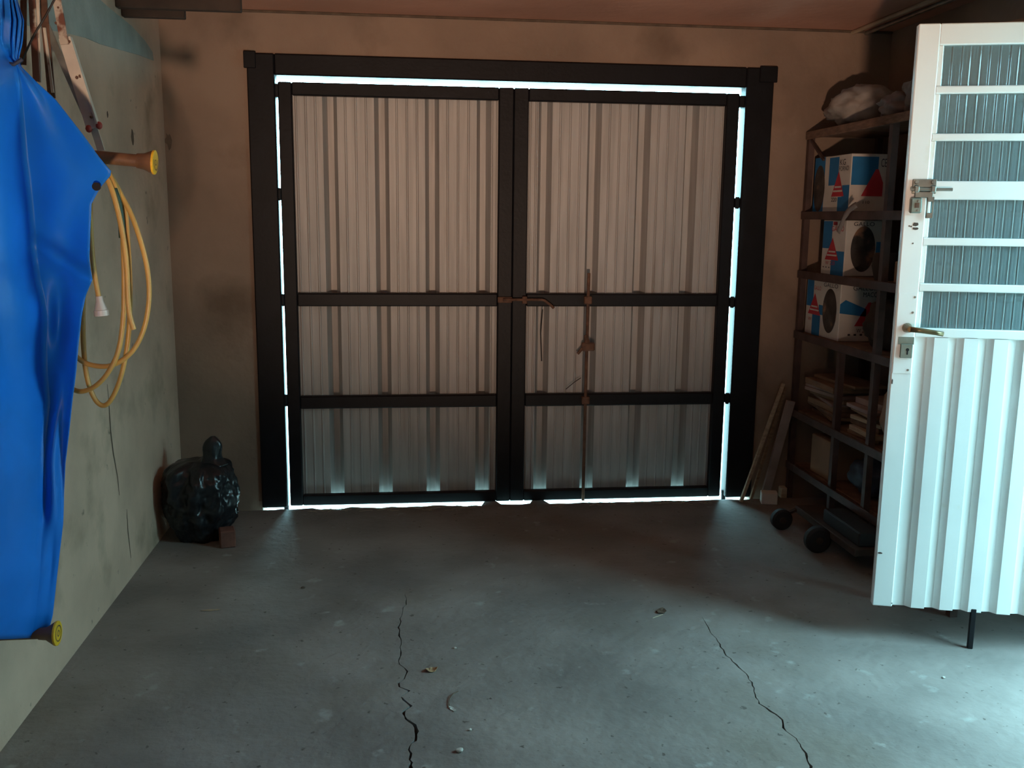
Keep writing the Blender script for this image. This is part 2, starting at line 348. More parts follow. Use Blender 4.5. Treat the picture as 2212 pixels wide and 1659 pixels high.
# fittings on the leaves
obj('cover_strip', MB().box((.532, 4.921, .02), (.566, 4.925, 2.12)), 'black', LL)
obj('slide_latch', MB().bbox((.474, 4.858, 1.066), (.549, 4.875, 1.096), .003), 'rust', LL)
obj('latch_bar', MB().tube([(.50, 4.849, 1.083), (.70, 4.849, 1.083), (.715, 4.849, 1.080), (.745, 4.850, 1.058), (.765, 4.850, 1.04)], .007, 8), 'rust', RL)
obj('latch_keeper', MB().bbox((.60, 4.845, 1.062), (.625, 4.875, 1.10), .003), 'rust', RL)
dr = obj('drop_rod', MB().tube([(.945, 4.862, -.0), (.945, 4.862, .60), (.947, 4.862, 1.22)], .0085, 8), 'rust', RL)
obj('rod_guide', MB().bbox((.925, 4.848, .53), (.965, 4.875, .57), .003), 'rust', dr)
obj('rod_guide', MB().bbox((.925, 4.848, 1.06), (.965, 4.875, 1.10), .003), 'rust', dr)
obj('rod_handle', MB().bbox((.915, 4.840, .815), (.985, 4.862, .86), .006).tube([(.93, 4.85, .84), (.895, 4.85, .80)], .008, 8).tube([(.945, 4.85, .86), (.935, 4.85, .90)], [.016, .008], 8), 'rust', dr)
obj('tie_wire', MB().tube([PY(1255, 816, 4.86), PY(1240, 826, 4.86), PY(1222, 841, 4.86)], .0022, 6), 'wire', RL)
obj('pull_chain', MB().tube([PY(1172, 668, 4.87), PY(1168, 720, 4.87), PY(1170, 780, 4.87)], .003, 6), 'wire', RL)

# ================================================================== WHITE DOOR
yd = -.282
dt = thing('open_door', 'white enamelled metal door with fluted panes standing open', 'door', (1.665, 3.067, 0), yd)
WD, ZB, ZT, TH = .82, .136, 2.133, .035
DL = dict(local=True)
obj('stile', MB().bbox((0, 0, ZB), (.068, TH, ZT), .003), 'doorwhite', dt, **DL)
obj('stile', MB().bbox((WD - .068, 0, ZB), (WD, TH, ZT), .003), 'doorwhite', dt, **DL)
rails = [(2.066, ZT), (1.914, 1.938), (1.764, 1.787), (1.574, 1.634), (1.423, 1.448), (1.269, 1.295), (1.112, 1.143)]
for za, zb in rails: obj('rail', MB().bbox((.068, 0.002, za), (WD - .068, TH - .002, zb), .003), 'doorwhite', dt, **DL)
for (za, zb) in zip([r[1] for r in rails[1:]], [r[0] for r in rails]):
    obj('glazing_bead', MB().bbox((.068, .006, za), (.084, TH, zb), .003), 'doorwhite', dt, **DL)
    n = 150; x0, x1 = .084, WD - .068; P = []
    front = []; back = []
    for i in range(n + 1):
        x = x0 + (x1 - x0) * i / n; ph = (x - x0) / .0105 * 2 * math.pi
        front.append((x, .018 - .0013 * math.cos(ph))); back.append((x, .022))
    poly = front + back[::-1]; mb = MB()
    k = len(front)
    for z in (za, zb): mb.v += [Vector((p[0], p[1], z)) for p in front] + [Vector((p[0], p[1], z)) for p in back]
    N2 = 2 * k
    for i in range(k - 1):
        mb.f += [(i, i + 1, N2 + i + 1, N2 + i), (k + i, k + i + 1, N2 + k + i + 1, N2 + k + i)]
        mb.f += [(i, i + 1, k + i + 1, k + i), (N2 + i, N2 + i + 1, N2 + k + i + 1, N2 + k + i)]
    mb.f += [(0, k, N2 + k, N2), (k - 1, 2 * k - 1, N2 + 2 * k - 1, N2 + k - 1)]
    obj('fluted_pane', mb, 'glass', dt, smooth=True, auto=.9, **DL)
# folded lower panel: raised ribs and sunk flats
pts = [(.068, .020)]; x = .068; per = .0955
pts = [(.068, .016)]
x = .112
while x < WD - .09:
    pts += [(x, .018), (x + .020, .001), (x + .064, .001), (x + .0665, .014)]
    x += per
pts += [(WD - .068, .016)]
mb = MB(); n = len(pts)
for z in (ZB + .002, 1.112): mb.v += [Vector((p[0], p[1], z)) for p in pts]
mb.f += [(i, i + 1, n + i + 1, n + i) for i in range(n - 1)]
obj('folded_panel', mb, 'doorwhite', dt, solid=.0015, **DL)
obj('back_sheet', MB().box((.068, .026, ZB + .002), (WD - .068, .030, 1.112)), 'doorwhite', dt, **DL)
# hardware on the latch stile
obj('patch_plate', MB().bbox((.004, -.002, .985), (.064, .0, 1.262), .001), 'doorwhite', dt, **DL)
for (x, z) in ((.057, 1.248), (.054, 1.196), (.054, .998)): obj('rivet', MB().tube([(x, -.0045, z), (x, -.001, z)], [.003, .0045], 8), 'steel', dt, **DL)
hn = obj('lever_handle', MB().tube([(.040, -.045, 1.143), (.075, -.048, 1.140), (.12, -.048, 1.134), (.145, -.046, 1.130)], [.0095, .009, .008, .0085], 10), 'brass', dt, smooth=True, **DL)
obj('rosette', MB().tube([(.040, -.001, 1.143), (.040, -.012, 1.143), (.040, -.048, 1.143)], [.017, .016, .010], 14), 'brass', hn, **DL)
lk = obj('lock_plate', MB().bbox((.022, -.010, 1.040), (.062, -.001, 1.088), .002), 'lockplate', dt, **DL)
obj('keyhole', MB().tube([(.045, -.0108, 1.069), (.045, -.0098, 1.069)], .0055, 12).box((.0425, -.0108, 1.052), (.0475, -.0098, 1.068)), 'hole', lk, **DL)
obj('strike_plate', MB().bbox((.014, -.003, 1.086), (.066, -.001, 1.112), .001), 'lockplate', dt, **DL)
bl = obj('slide_bolt', MB().tube([(.012, -.016, 1.606), (.142, -.016, 1.606)], .0055, 10), 'steel', dt, **DL)
obj('bolt_plate', MB().bbox((.018, -.006, 1.592), (.094, -.001, 1.640), .002), 'steel', bl, **DL)
for x in (.030, .082): obj('bolt_staple', MB().bbox((x - .008, -.024, 1.596), (x + .008, -.006, 1.617), .003), 'steel', bl, **DL)
for x in (.030, .082): obj('screw', MB().tube([(x, -.010, 1.630), (x, -.006, 1.630)], [.005, .007], 10), 'steel', bl, **DL)
hs = obj('hasp_arm', MB().bbox((.026, -.014, 1.578), (.085, -.006, 1.600), .003), 'steel', dt, **DL)
mb = MB()
for a, b in (((.066, 1.515), (.071, 1.582)), ((.084, 1.515), (.089, 1.582)), ((.066, 1.512), (.089, 1.530)), ((.066, 1.566), (.089, 1.582))): mb.bbox((a[0], -.014, a[1]), (b[0], -.008, b[1]), .001)
obj('hasp_slot', mb, 'steel', hs, **DL)
pd = obj('rim_lock', MB().bbox((.014, -.024, 1.528), (.050, -.001, 1.578), .004), 'lockplate', dt, **DL)
for z in (1.537, 1.568): obj('screw', MB().tube([(.037, -.0265, z), (.037, -.023, z)], [.003, .0045], 8), 'steel', pd, **DL)
obj('keyway', MB().bbox((.027, -.0255, 1.546), (.041, -.0235, 1.562), .001), 'rust', pd, **DL)
random.seed(3)
def chipmark(x, z, w, h):
    return MB().prism([(x + w * (.6 + .5 * random.random()) * math.cos(a), z + h * (.6 + .5 * random.random()) * math.sin(a)) for a in [i * math.pi / 4 for i in range(8)]], 'y', -.0012, 0)
for (x, z, w, h) in ((.040, 1.492, .012, .008), (.040, 1.478, .011, .005), (.020, 1.486, .003, .003), (.026, 1.484, .003, .003), (.036, 1.428, .003, .003), (.012, 1.165, .004, .016), (.012, .335, .008, .004), (.066, .150, .003, .002), (.006, 1.02, .003, .02), (.006, .955, .003, .012)):
    obj('paint_chip', chipmark(x, z, w, h), 'chip', dt, **DL)
ft = obj('foot_bolt', MB().bbox((.334, -.002, .0), (.352, .014, .150), .002), 'black', dt, **DL)
obj('hinge', MB().tube([(WD + .006, -.002, .40), (WD + .006, -.002, .52)], .008, 8), 'steel', dt, **DL)
obj('hinge', MB().tube([(WD + .006, -.002, 1.75), (WD + .006, -.002, 1.87)], .008, 8), 'steel', dt, **DL)
jb = struct('trim_2', MB().bbox((XR - .03, DY1, DZ0), (XR, DY1 + .05, DZ1 + .05), .004).bbox((XR - .03, DY0 - .05, DZ0), (XR, DY0, DZ1 + .05), .004).bbox((XR - .03, DY0, DZ1), (XR, DY1, DZ1 + .05), .004), 'doorwhite', 'white jamb lining of the side doorway', 'door jamb', origin=(0, 0, 0))

# ================================================================== SIDE WALL THINGS
# pegs
def peg(tip, length, r, R_, label, drop=.0):
    t = thing('wall_peg', label, 'peg', (XL, tip.y, tip.z + drop))
    root = Vector((XL, tip.y, tip.z + drop))
    d = (tip - root).normalized()
    obj('pipe', MB().tube([root, tip - d * .045], r, 14), 'brown', t, smooth=True, auto=.8)
    cp = obj('cap', MB().tube([tip - d * .05, tip - d * .03, tip - d * .006], [r * 1.15, r * 1.3, R_], 20), 'brown', t, smooth=True, auto=.8)
    obj('cap_face', MB().tube([tip - d * .006, tip - d * .001, tip], [R_, R_, R_ * .9], 20), 'yellow', cp)
    mb = MB()
    for k in range(24):
        a0, a1 = k * math.pi / 12, (k + 1) * math.pi / 12
        for rr, w in ((R_ * .62, .0018), (R_ * .22, .0018)):
            v = []
            for a in (a0, a1):
                for q in (rr - w, rr + w): v.append(tip + d * .0006 + Vector((0, math.cos(a) * q, math.sin(a) * q)))
            mb.add(v, [(0, 1, 3, 2)])
    obj('ring_groove', mb, 'brown', cp)
    return t
YP = 2.85
up_tip = PY(336, 351, YP)
peg(up_tip, 0, .018, .034, 'brown pipe peg with yellow flared cap under the folded rack', .035)
lo_tip = PY(126, 1368, 2.585)
peg(lo_tip, 0, .014, .034, 'short brown peg with yellow flared cap at the foot of the tarpaulin', .0)

# tarpaulin: rows of (py, [(px, X)...]) control points, left (outside frame) to right edge
YT = 2.62
def tp(px, py, Y): return PY(px, py, Y)
RW = [  # py, boundary px, edge px, Y of boundary, Y of edge
 (-150, 20, 30, 2.62, 2.64), (0, 18, 36, 2.60, 2.66), (45, 22, 51, 2.58, 2.66), (90, 20, 48, 2.58, 2.66), (125, 24, 40, 2.61, 2.64), (145, 36, 46, 2.60, 2.63),
 (180, 44, 82, 2.60, 2.62), (215, 48, 120, 2.62, 2.62), (290, 54, 178, 2.65, 2.61), (345, 58, 218, 2.66, 2.60), (374, 62, 243, 2.67, 2.60), (405, 66, 216, 2.68, 2.62), (440, 70, 197, 2.68, 2.63), (500, 75, 194, 2.68, 2.63),
 (560, 80, 192, 2.68, 2.62), (605, 86, 199, 2.66, 2.60), (640, 95, 184, 2.66, 2.63), (680, 100, 176, 2.66, 2.62), (740, 100, 169, 2.67, 2.60), (800, 102, 164, 2.67, 2.60), (870, 108, 155, 2.65, 2.61), (940, 100, 148, 2.63, 2.62),
 (1000, 95, 141, 2.60, 2.62), (1130, 90, 136, 2.56, 2.60), (1240, 85, 123, 2.55, 2.60), (1330, 75, 113, 2.56, 2.61), (1378, 68, 100, 2.58, 2.63)]
def rowat(py):
    for a, b in zip(RW, RW[1:]):
        if a[0] <= py <= b[0]:
            t = (py - a[0]) / (b[0] - a[0]); return [p + (q - p) * t for p, q in zip(a, b)]
    return list(RW[-1])
P = []; npy = 150; ncol = 46
for i in range(npy + 1):
    py = -150 + (1378 + 150) * i / npy; _, bx, ex, by, ey = rowat(py)
    kf = max(0, min(1, (py - 150) / 120, (960 - py) / 160)); ey -= .03 * kf
    row = []
    for j in range(ncol + 1):
        u = j / ncol
        if u < .5:                                   # left panel, facing the room
            t = u / .5; px = -330 + (bx + 330) * (t ** .8)
            bot = 1390 - 1378
            pyy = py + (14 * (1 - t) if i == npy else 0)
            X = PY(bx, py, by).x - .05 * (1 - t) + .016 * math.sin(9 * (1 - t) + py * .0021) * min(1, 4 * (1 - t)) + .03 * min(1, 3 * (1 - t)) * noise.noise(Vector((t * 2.6, py * .0032, 3)))
            if py < 140: X += min(1, (140 - py) / 60.0) * .02 * math.sin(u * 60 + py * .015)
            row.append(PX(px, pyy, max(X, XL + .03) if X < -1 else X)); continue
        else:                                        # flap turned away from the doorway
            t = (u - .5) / .5; px = bx + (ex - bx) * t; pyy = py
            y = by + (ey - by) * t + .020 * math.sin(math.pi * t) * noise.noise(Vector((t * 1.5, py * .006, 8))) * 1.6
            # crease running down to the edge
            dcr = (pyy - (535 + (px - 85) * .62)) / 26.0
            y -= .050 * math.exp(-dcr * dcr) * math.sin(math.pi * min(1, t * .6 + .2))
            y += .022 * math.exp(-((px - 140) / 30.0) ** 2 - ((pyy - 520) / 60.0) ** 2)
            d2 = ((px - 132) / 20.0) ** 2 + ((pyy - 705) / 70.0) ** 2
            y += .065 * math.exp(-d2)
        if py < 140:                                 # gathered bunch at the top
            k = min(1, (140 - py) / 60.0); y += k * .028 * math.sin(u * 34 + py * .015)
        row.append(tp(px, pyy, y))
    P.append(row)
ta = thing('tarpaulin', 'crumpled bright blue tarpaulin hanging gathered from the side wall', 'tarpaulin', (-.95, 2.5, .3))
tb = obj('sheet', MB().grid(P), 'blue', ta, smooth=True, solid=.003)
ec = tp(208, 403, 2.572)
obj('eyelet', MB().tube([ec + Vector((.0, -.0012, 0)), ec + Vector((.0, .004, 0))], .0105, 16), 'hole', ta)
kc = [tp(x, y, 2.575) for x, y in ((-40, 128), (0, 137), (30, 139), (48, 128))]
obj('tie_cord', MB().tube(kc, .005, 6), 'darkblue', ta)
obj('hanging_strap', MB().bar((XL, 2.55, 2.20), (tp(-60, 60, 2.5).x, 2.52, 2.20), .03, .02), 'darkwood', ta)

# hose: loops hanging over the peg
hs = thing('garden_hose', 'coil of amber garden hose hanging from the upper peg', 'hose', (-.85, 2.86, .9))
def smoothpath(pts, n=8):
    V = [Vector(p) for p in pts]; out = []
    for i in range(len(V) - 1):
        p0, p1, p2, p3 = V[max(i - 1, 0)], V[i], V[i + 1], V[min(i + 2, len(V) - 1)]
        for k in range(n):
            t = k / n; out.append(.5 * ((2 * p1) + (p2 - p0) * t + (2 * p0 - 5 * p1 + 4 * p2 - p3) * t * t + (3 * p1 - p0 - 3 * p2 + p3) * t ** 3))
    out.append(V[-1]); return out
def hp(l): return smoothpath([PY(x, y, Y) for x, y, Y in l])
hr = .0072
obj('hose_loop', MB().tube(hp([(205, 345, 2.87), (232, 370, 2.84), (255, 410, 2.83), (282, 460, 2.83), (302, 515, 2.83), (318, 580, 2.83), (322, 645, 2.83), (311, 710, 2.83), (285, 760, 2.83), (245, 788, 2.83), (205, 790, 2.83), (170, 775, 2.83), (150, 740, 2.83), (148, 640, 2.85), (165, 480, 2.87), (190, 370, 2.88), (205, 345, 2.87)]), hr, 10), 'yellowhose', hs, smooth=True)
obj('hose_loop', MB().tube(hp([(212, 345, 2.86), (240, 385, 2.82), (256, 430, 2.815), (265, 510, 2.815), (268, 600, 2.815), (266, 690, 2.815), (255, 760, 2.815), (230, 810, 2.815), (196, 840, 2.815), (160, 842, 2.82), (135, 800, 2.83), (140, 650, 2.86), (170, 450, 2.88), (195, 360, 2.885)]), hr, 10), 'yellowhose', hs, smooth=True)
obj('hose_loop', MB().tube(hp([(216, 345, 2.875), (245, 390, 2.85), (268, 440, 2.845), (276, 520, 2.845), (281, 620, 2.845), (278, 720, 2.845), (265, 800, 2.845), (245, 855, 2.845), (225, 876, 2.845), (205, 862, 2.845), (188, 815, 2.845), (180, 740, 2.85), (180, 640, 2.86), (190, 480, 2.88), (200, 365, 2.89)]), hr, 10), 'yellowhose', hs, smooth=True)
obj('hose_tail', MB().tube(hp([(210, 350, 2.83), (238, 400, 2.80), (258, 470, 2.80), (272, 560, 2.80), (276, 640, 2.80), (280, 680, 2.80), (289, 712, 2.80)]), .0075, 10), 'yellowhose', hs, smooth=True)
tl = hp([(200, 350, 2.83), (196, 400, 2.81), (195, 460, 2.80), (198, 530, 2.80), (204, 590, 2.80), (214, 645, 2.80)])
ht = obj('hose_tail', MB().tube(tl, hr, 10), 'yellowhose', hs, smooth=True)
a = PY(214, 640, 2.80); bq = PY(220, 682, 2.80); dd = (bq - a)
obj('nozzle', MB().tube([a, a + dd * .25, a + dd * .7, a + dd * .72, bq], [.0095, .010, .018, .020, .020], 14), 'whiteplastic', ht, smooth=True, auto=.7)
obj('green_tape', MB().tube(hp([(246, 408, 2.808), (256, 440, 2.808), (262, 480, 2.808), (264, 514, 2.808)]), .0095, 10), 'green', hs, smooth=True)

# folding rack
YF = 2.90
fr = thing('folding_rack', 'folded rack of chipped white metal arms with red knobs above the peg', 'rack', PY(200, 320, YF))
def armbar(name, a, b, w, Y0, mt, t=.006, Y1=None): return obj(name, MB().bar(PY(*a, Y0), PY(*b, Y1 or Y0), w, t, up=(0, 1, 0)), mt, fr)
am = armbar('arm', (139, 82), (199, 278), .030, YF - .02, 'oldwhite')
obj('arm_flange', MB().bar(PY(152, 80, YF - .02), PY(211, 268, YF - .02), .005, .02, up=(0, 1, 0)), 'oldwhite', am)
armbar('arm', (196, 255), (219, 326), .020, YF - .005, 'oldwhite')
armbar('arm', (98, 50), (184, 246), .018, YF + .012, 'steel')
armbar('arm', (104, -70), (150, 120), .014, YF - .012, 'oldwhite')
armbar('arm', (116, -40), (140, 96), .022, YF - .028, 'oldrust')
armbar('arm', (64, -90), (79, 176), .017, YF - .03, 'oldrust')
armbar('arm', (80, -90), (86, 178), .008, YF - .02, 'oldwhite')
armbar('arm', (88, -60), (112, 212), .020, YF + .01, 'rust')
armbar('arm', (52, -90), (50, 140), .016, YF - .01, 'rust')
armbar('arm', (96, 60), (114, 200), .007, YF + .002, 'oldwhite')
for x, y in ((151, 90), (127, 17), (122, 50), (166, 168), (173, 165), (197, 253)):
    p = PY(x, y, YF - .026); obj('rivet', MB().tube([p, p + Vector((0, -.006, 0))], [.0042, .003], 8), 'rust', fr)
for x, y in ((192, 278), (214, 271)): obj('knob', MB().blob(PY(x, y, YF - .02), (.009, .009, .011), x, .05), 'redknob', fr, smooth=True)
p = [PY(90, -60, YF - .04), PY(70, -100, YF), Vector((XL, YF + .05, 2.2))]
obj('hanging_wire', MB().tube(smoothpath([PY(120, -5, YF - .045), PY(98, 35, YF - .045), PY(74, 75, YF - .045), PY(56, 112, YF - .045), PY(44, 140, YF - .03)]), .0028, 6), 'wire', fr)
obj('wall_bracket', MB().bar((XL, YF, 2.17), PY(70, -60, YF), .03, .02).bar((XL, YF, 2.17), PY(120, -50, YF), .03, .02), 'rust', fr)

# bin bag and brick in the corner
bc = Vector((-.955, 4.42, 0))
prof = [(0, .100), (.02, .112), (.06, .128), (.10, .158), (.15, .174), (.22, .176), (.28, .172), (.33, .155), (.362, .115), (.376, .06)]
def bagmesh(c, prof, seed, fold=.05):
    mb = MB(); n = 110; vs = []
    for k, (z, r) in enumerate(prof):
        for j in range(n):
            a = 2 * math.pi * j / n
            w = 1 + fold * noise.noise(Vector((math.cos(a) * 2.4, math.sin(a) * 2.4, z * 9 + seed))) - fold * .75 * abs(noise.noise(Vector((math.cos(a) * 4.5, math.sin(a) * 4.5, z * 14 + seed)))) - fold * .45 * abs(noise.noise(Vector((math.cos(a) * 9, math.sin(a) * 9, z * 34 + seed)))) + (.10 * math.sin(a * 9 + z * 6) * max(0, (z - .26) / .12) if z > .26 else 0)
            vs.append(c + Vector((math.cos(a) * r * w, math.sin(a) * r * w, z)))
    fs = [(k * n + j, k * n + (j + 1) % n, (k + 1) * n + (j + 1) % n, (k + 1) * n + j) for k in range(len(prof) - 1) for j in range(n)]
    fs += [tuple(range(n))[::-1], tuple((len(prof) - 1) * n + j for j in range(n))]
    return mb.add(vs, fs)
def dense(prof, k=5):
    V = smoothpath([Vector((z, r, 0)) for z, r in prof], k); return [(max(0, v.x), v.y) for v in V]
bgt = thing('bin_bag', 'tied black bin bag in the corner by the gate', 'bin bag', bc)
obj('sack', bagmesh(bc, dense(prof, 9), 2.0, .20), 'bag', bgt, smooth=True)
nk = bc + Vector((.055, -.02, .355))
mb = MB(); n = 20; vs = []; pr_ = [(0, .075), (.03, .048), (.055, .040), (.085, .042), (.115, .030), (.135, .010)]
pr_ = [(v.x, v.y) for v in smoothpath([Vector((z, r, 0)) for z, r in pr_], 4)]
for z, r in pr_:
    for j in range(n):
        a = 2 * math.pi * j / n; w = 1 + .10 * math.sin(a * 5 + z * 30) + .2 * noise.noise(Vector((math.cos(a) * 3, math.sin(a) * 3, z * 25)))
        vs.append(nk + Vector((math.cos(a) * r * w + z * .1, math.sin(a) * r * w * .7, z)))
mb.add(vs, [(k * n + j, k * n + (j + 1) % n, (k + 1) * n + (j + 1) % n, (k + 1) * n + j) for k in range(len(pr_) - 1) for j in range(n)] + [tuple(range(n))[::-1], tuple((len(pr_) - 1) * n + j for j in range(n))])
obj('tied_neck', mb, 'bag', bgt, smooth=True)
bp = PZ(487, 1187, 0)
mb = MB().bbox((-.035, -.04, 0), (.035, .04, .08), .005); R3 = Matrix.Rotation(.25, 4, 'Z')
mb.v = [R3 @ v + Vector((bp.x, bp.y + .055, 0)) for v in mb.v]
setp(obj('brick', mb, 'brick'), 'small red brick piece beside the bin bag', 'brick')

# ceiling planks
def plank(x1px, y1, ypx, Y, label):
    z0 = PY(330, ypx, Y).z; x1 = PY(x1px, ypx, Y).x
    setp(obj('ceiling_plank', MB().bbox((XL, Y, z0), (x1, Y + .04, ZC), .004), 'darkwood'), label, 'plank', 'planks under the ceiling')
plank(398, 0, 37, 4.24, 'short dark plank under the ceiling in the corner above the cement patch')
plank(520, 0, 18, 4.16, 'longer dark plank under the ceiling in the corner above the cement patch')
for x, lab in ((2.285, 'thin pale conduit along the ceiling above the shelves'), (2.36, 'thin dull conduit beside the pale one along the ceiling')):
    setp(obj('conduit', MB().tube([(x, YB, ZC - .011), (x, 4.2, ZC - .011), (x, 2.2, ZC - .011)], .011, 10), 'palewood' if x < 2.3 else 'steel', smooth=True, auto=.8), lab, 'conduit')

# ================================================================== SHELVES
SX0, SX1 = 2.075, 2.475
sh = thing('shelf_rack', 'rust brown steel shelf rack filled with cartons and scrap', 'shelf', (2.27, 4.0, 0))
PYS = (4.84, 4.33, 3.985, 3.25)
for y in PYS:
    for x in (SX0, SX1 - .03): obj('upright', MB().bar((x + .015, y, 0), (x + .015, y, .875 if (y == 4.33 and x == SX0) else 1.945), .03, .03), 'shelf', sh)
LV = [.20, .495, .915, 1.235, 1.540, 1.945]
for k, z in enumerate(LV):
    obj('shelf_board', MB().bbox((SX0 + .031, 3.27, z - .022), (SX1 - .031, 4.82, z), .003), 'plank', sh)
    obj('front_lip', MB().bbox((SX0 - .008, 3.24, z - .034), (SX0 - .001, 4.855, z + .006), .002), 'shelf' if k != 5 else 'plank', sh)
obj('brace', MB().bar((SX0 + .01, 4.86, 1.93), (SX0 + .01, 4.66, 1.80), .012, .012), 'shelf', sh)

# cartons
def carton(name, label, y0, y1, z0, h, w, deco):
    xs = SX0 + .034
    t = thing(name, label, 'box', (xs + w / 2, (y0 + y1) / 2, z0), group=None)
    obj('carton_body', MB().bbox((xs, y0, z0), (xs + w, y1, z0 + h), .003), 'boxwhite', t)
    def room(u0, v0, u1, v1): return lambda u, v: Vector((xs - .0008, y1 - (u0 + (u1 - u0) * u) * (y1 - y0), z0 + (v0 + (v1 - v0) * v) * h))
    def camf(u0, v0, u1, v1): return lambda u, v: Vector((xs + (u0 + (u1 - u0) * u) * w, y0 - .0008, z0 + (v0 + (v1 - v0) * v) * h))
    FN = {'R': room, 'C': camf}
    for (kind, face, a, mt) in deco:
        fn = FN[face](*a); off = Vector((-.0004, 0, 0)) if face == 'R' else Vector((0, -.0004, 0))
        if kind == 'rect': obj('print_block', MB().add([fn(0, 0), fn(1, 0), fn(1, 1), fn(0, 1)], [(0, 1, 2, 3)]), mt, t)
        elif kind == 'tri':
            tr = obj('warning_triangle', MB().add([fn(0, 0) + off, fn(1, 0) + off, fn(.5, 1) + off], [(0, 1, 2)]), mt, t)
            o2 = off * 2; mb = MB()
            for q, wd in ((.18, .36), (.34, .25)): mb.add([fn(.5 - wd, q) + o2, fn(.5 + wd, q) + o2, fn(.5 + wd, q + .07) + o2, fn(.5 - wd, q + .07) + o2], [(0, 1, 2, 3)])
            obj('small_print', mb, 'boxwhite', tr)
        elif kind == 'halftri': obj('warning_triangle', MB().add([fn(0, 0) + off, fn(1, 0) + off, fn(1, .5) + off, fn(.75, 1) + off, fn(.62, 1) + off], [(0, 1, 2, 3, 4)]), mt, t)
        elif kind == 'band': obj('print_band', MB().add([fn(0, .75) + off, fn(0, .2) + off, fn(1, 0) + off, fn(1, .45) + off, fn(.2, 1) + off], [(0, 1, 2, 3, 4)]), mt, t)
        elif kind == 'oval':
            obj('oval_picture', MB().add([fn(.5 + .5 * math.cos(i * math.pi / 16), .5 + .5 * math.sin(i * math.pi / 16)) + off for i in range(32)], [tuple(range(32))]), mt, t)
        else:                                           # lettering
            cu = bpy.data.curves.new('lettering', 'FONT'); cu.body = kind; cu.size = 1; to = bpy.data.objects.new('lettering', cu); COL.objects.link(to)
            dg = bpy.context.evaluated_depsgraph_get(); me = bpy.data.meshes.new_from_object(to.evaluated_get(dg))
            X = [v.co.x for v in me.vertices]; Z = [v.co.y for v in me.vertices]; mb = MB()
            mb.v = [fn((v.co.x - min(X)) / (max(X) - min(X)), (v.co.y - min(Z)) / (max(Z) - min(Z))) + off * 3 for v in me.vertices]
            mb.f = [tuple(p.vertices) for p in me.polygons]
            bpy.data.objects.remove(to); bpy.data.meshes.remove(me)
            obj('lettering', mb, mt, t)
    return t
carton('carton', 'blue and white chequered carton with red triangles on the highest carton shelf', 4.405, 4.81, 1.541, .275, .205, [
    ('rect', 'R', (0, 0, .30, 1), 'boxblue'), ('oval', 'R', (-.0, .02, .32, .86), 'picture'), ('rect', 'R', (.30, 0, .42, 1), 'boxwhite'),
    ('rect', 'R', (.42, .48, .68, .97), 'boxblue'), ('rect', 'R', (.70, 0, .99, .27), 'boxblue'), ('rect', 'R', (.80, .27, .99, .47), 'boxblue'), ('tri', 'R', (.52, .28, .86, .72), 'boxred'),
    ('KG', 'R', (.71, .82, .86, .92), 'ink'), ('FORNO', 'R', (.70, .72, .95, .80), 'ink'), ('220', 'R', (.53, .19, .68, .26), 'ink'),
    ('rect', 'C', (.02, .47, .66, .95), 'boxblue'), ('halftri', 'C', (.28, .28, .80, .74), 'boxred'), ('110', 'C', (.34, .15, .50, .20), 'ink'), ('CE', 'C', (.72, .78, .86, .92), 'ink')])
carton('carton', 'chequered carton with oval picture standing above the lowest carton', 4.41, 4.665, 1.236, .268, .20, [
    ('rect', 'R', (.02, .48, .42, .98), 'boxblue'), ('rect', 'R', (.44, 0, .98, .44), 'boxblue'), ('tri', 'R', (.16, .27, .76, .68), 'boxred'),
    ('GALLO', 'R', (.40, .80, .92, .89), 'boxred'), ('W 220', 'R', (.2, .18, .62, .25), 'boxred'), ('- - -', 'R', (.1, .12, .4, .14), 'ink'), ('rect', 'R', (.45, .91, .62, .97), 'boxred'),
    ('oval', 'C', (.14, .08, .76, .90), 'picture'), ('rect', 'C', (.78, .42, .99, .62), 'boxblue'), ('GALLO', 'C', (.18, .90, .70, .97), 'ink'), ('rect', 'C', (.24, .30, .36, .36), 'gold')])
carton('carton', 'lowest white carton with oval picture, blue band and red triangles', 4.42, 4.815, .916, .292, .22, [
    ('rect', 'R', (.02, .50, .22, .96), 'boxblue'), ('rect', 'R', (.22, 0, .46, .36), 'boxblue'), ('rect', 'R', (.40, .38, .60, .55), 'boxblue'), ('tri', 'R', (.08, .36, .46, .74), 'boxred'), ('GALLO', 'R', (.24, .80, .44, .87), 'boxred'),
    ('oval', 'R', (.52, .10, .92, .86), 'picture'), ('GALLO', 'R', (.52, .88, .92, .95), 'ink'), ('W', 'R', (.1, .24, .2, .30), 'boxred'),
    ('band', 'C', (0, .42, .62, .70), 'boxblue'), ('halftri', 'C', (.36, .26, .84, .66), 'boxred'), ('GALLONE', 'C', (.28, .86, .95, .94), 'ink'), ('MACON', 'C', (.52, .75, .95, .83), 'ink'),
    ('W 220', 'C', (.42, .15, .70, .22), 'ink'), ('- - - -', 'C', (.22, .10, .70, .13), 'ink')])
setp(obj('dark_tin', MB().tube([(2.22, 4.74, 1.236), (2.22, 4.74, 1.46)], .065, 20).tube([(2.22, 4.74, 1.46), (2.22, 4.74, 1.475)], .068, 20), 'darkwood'), 'dark tin in the shadow beside the oval-picture carton', 'tin')
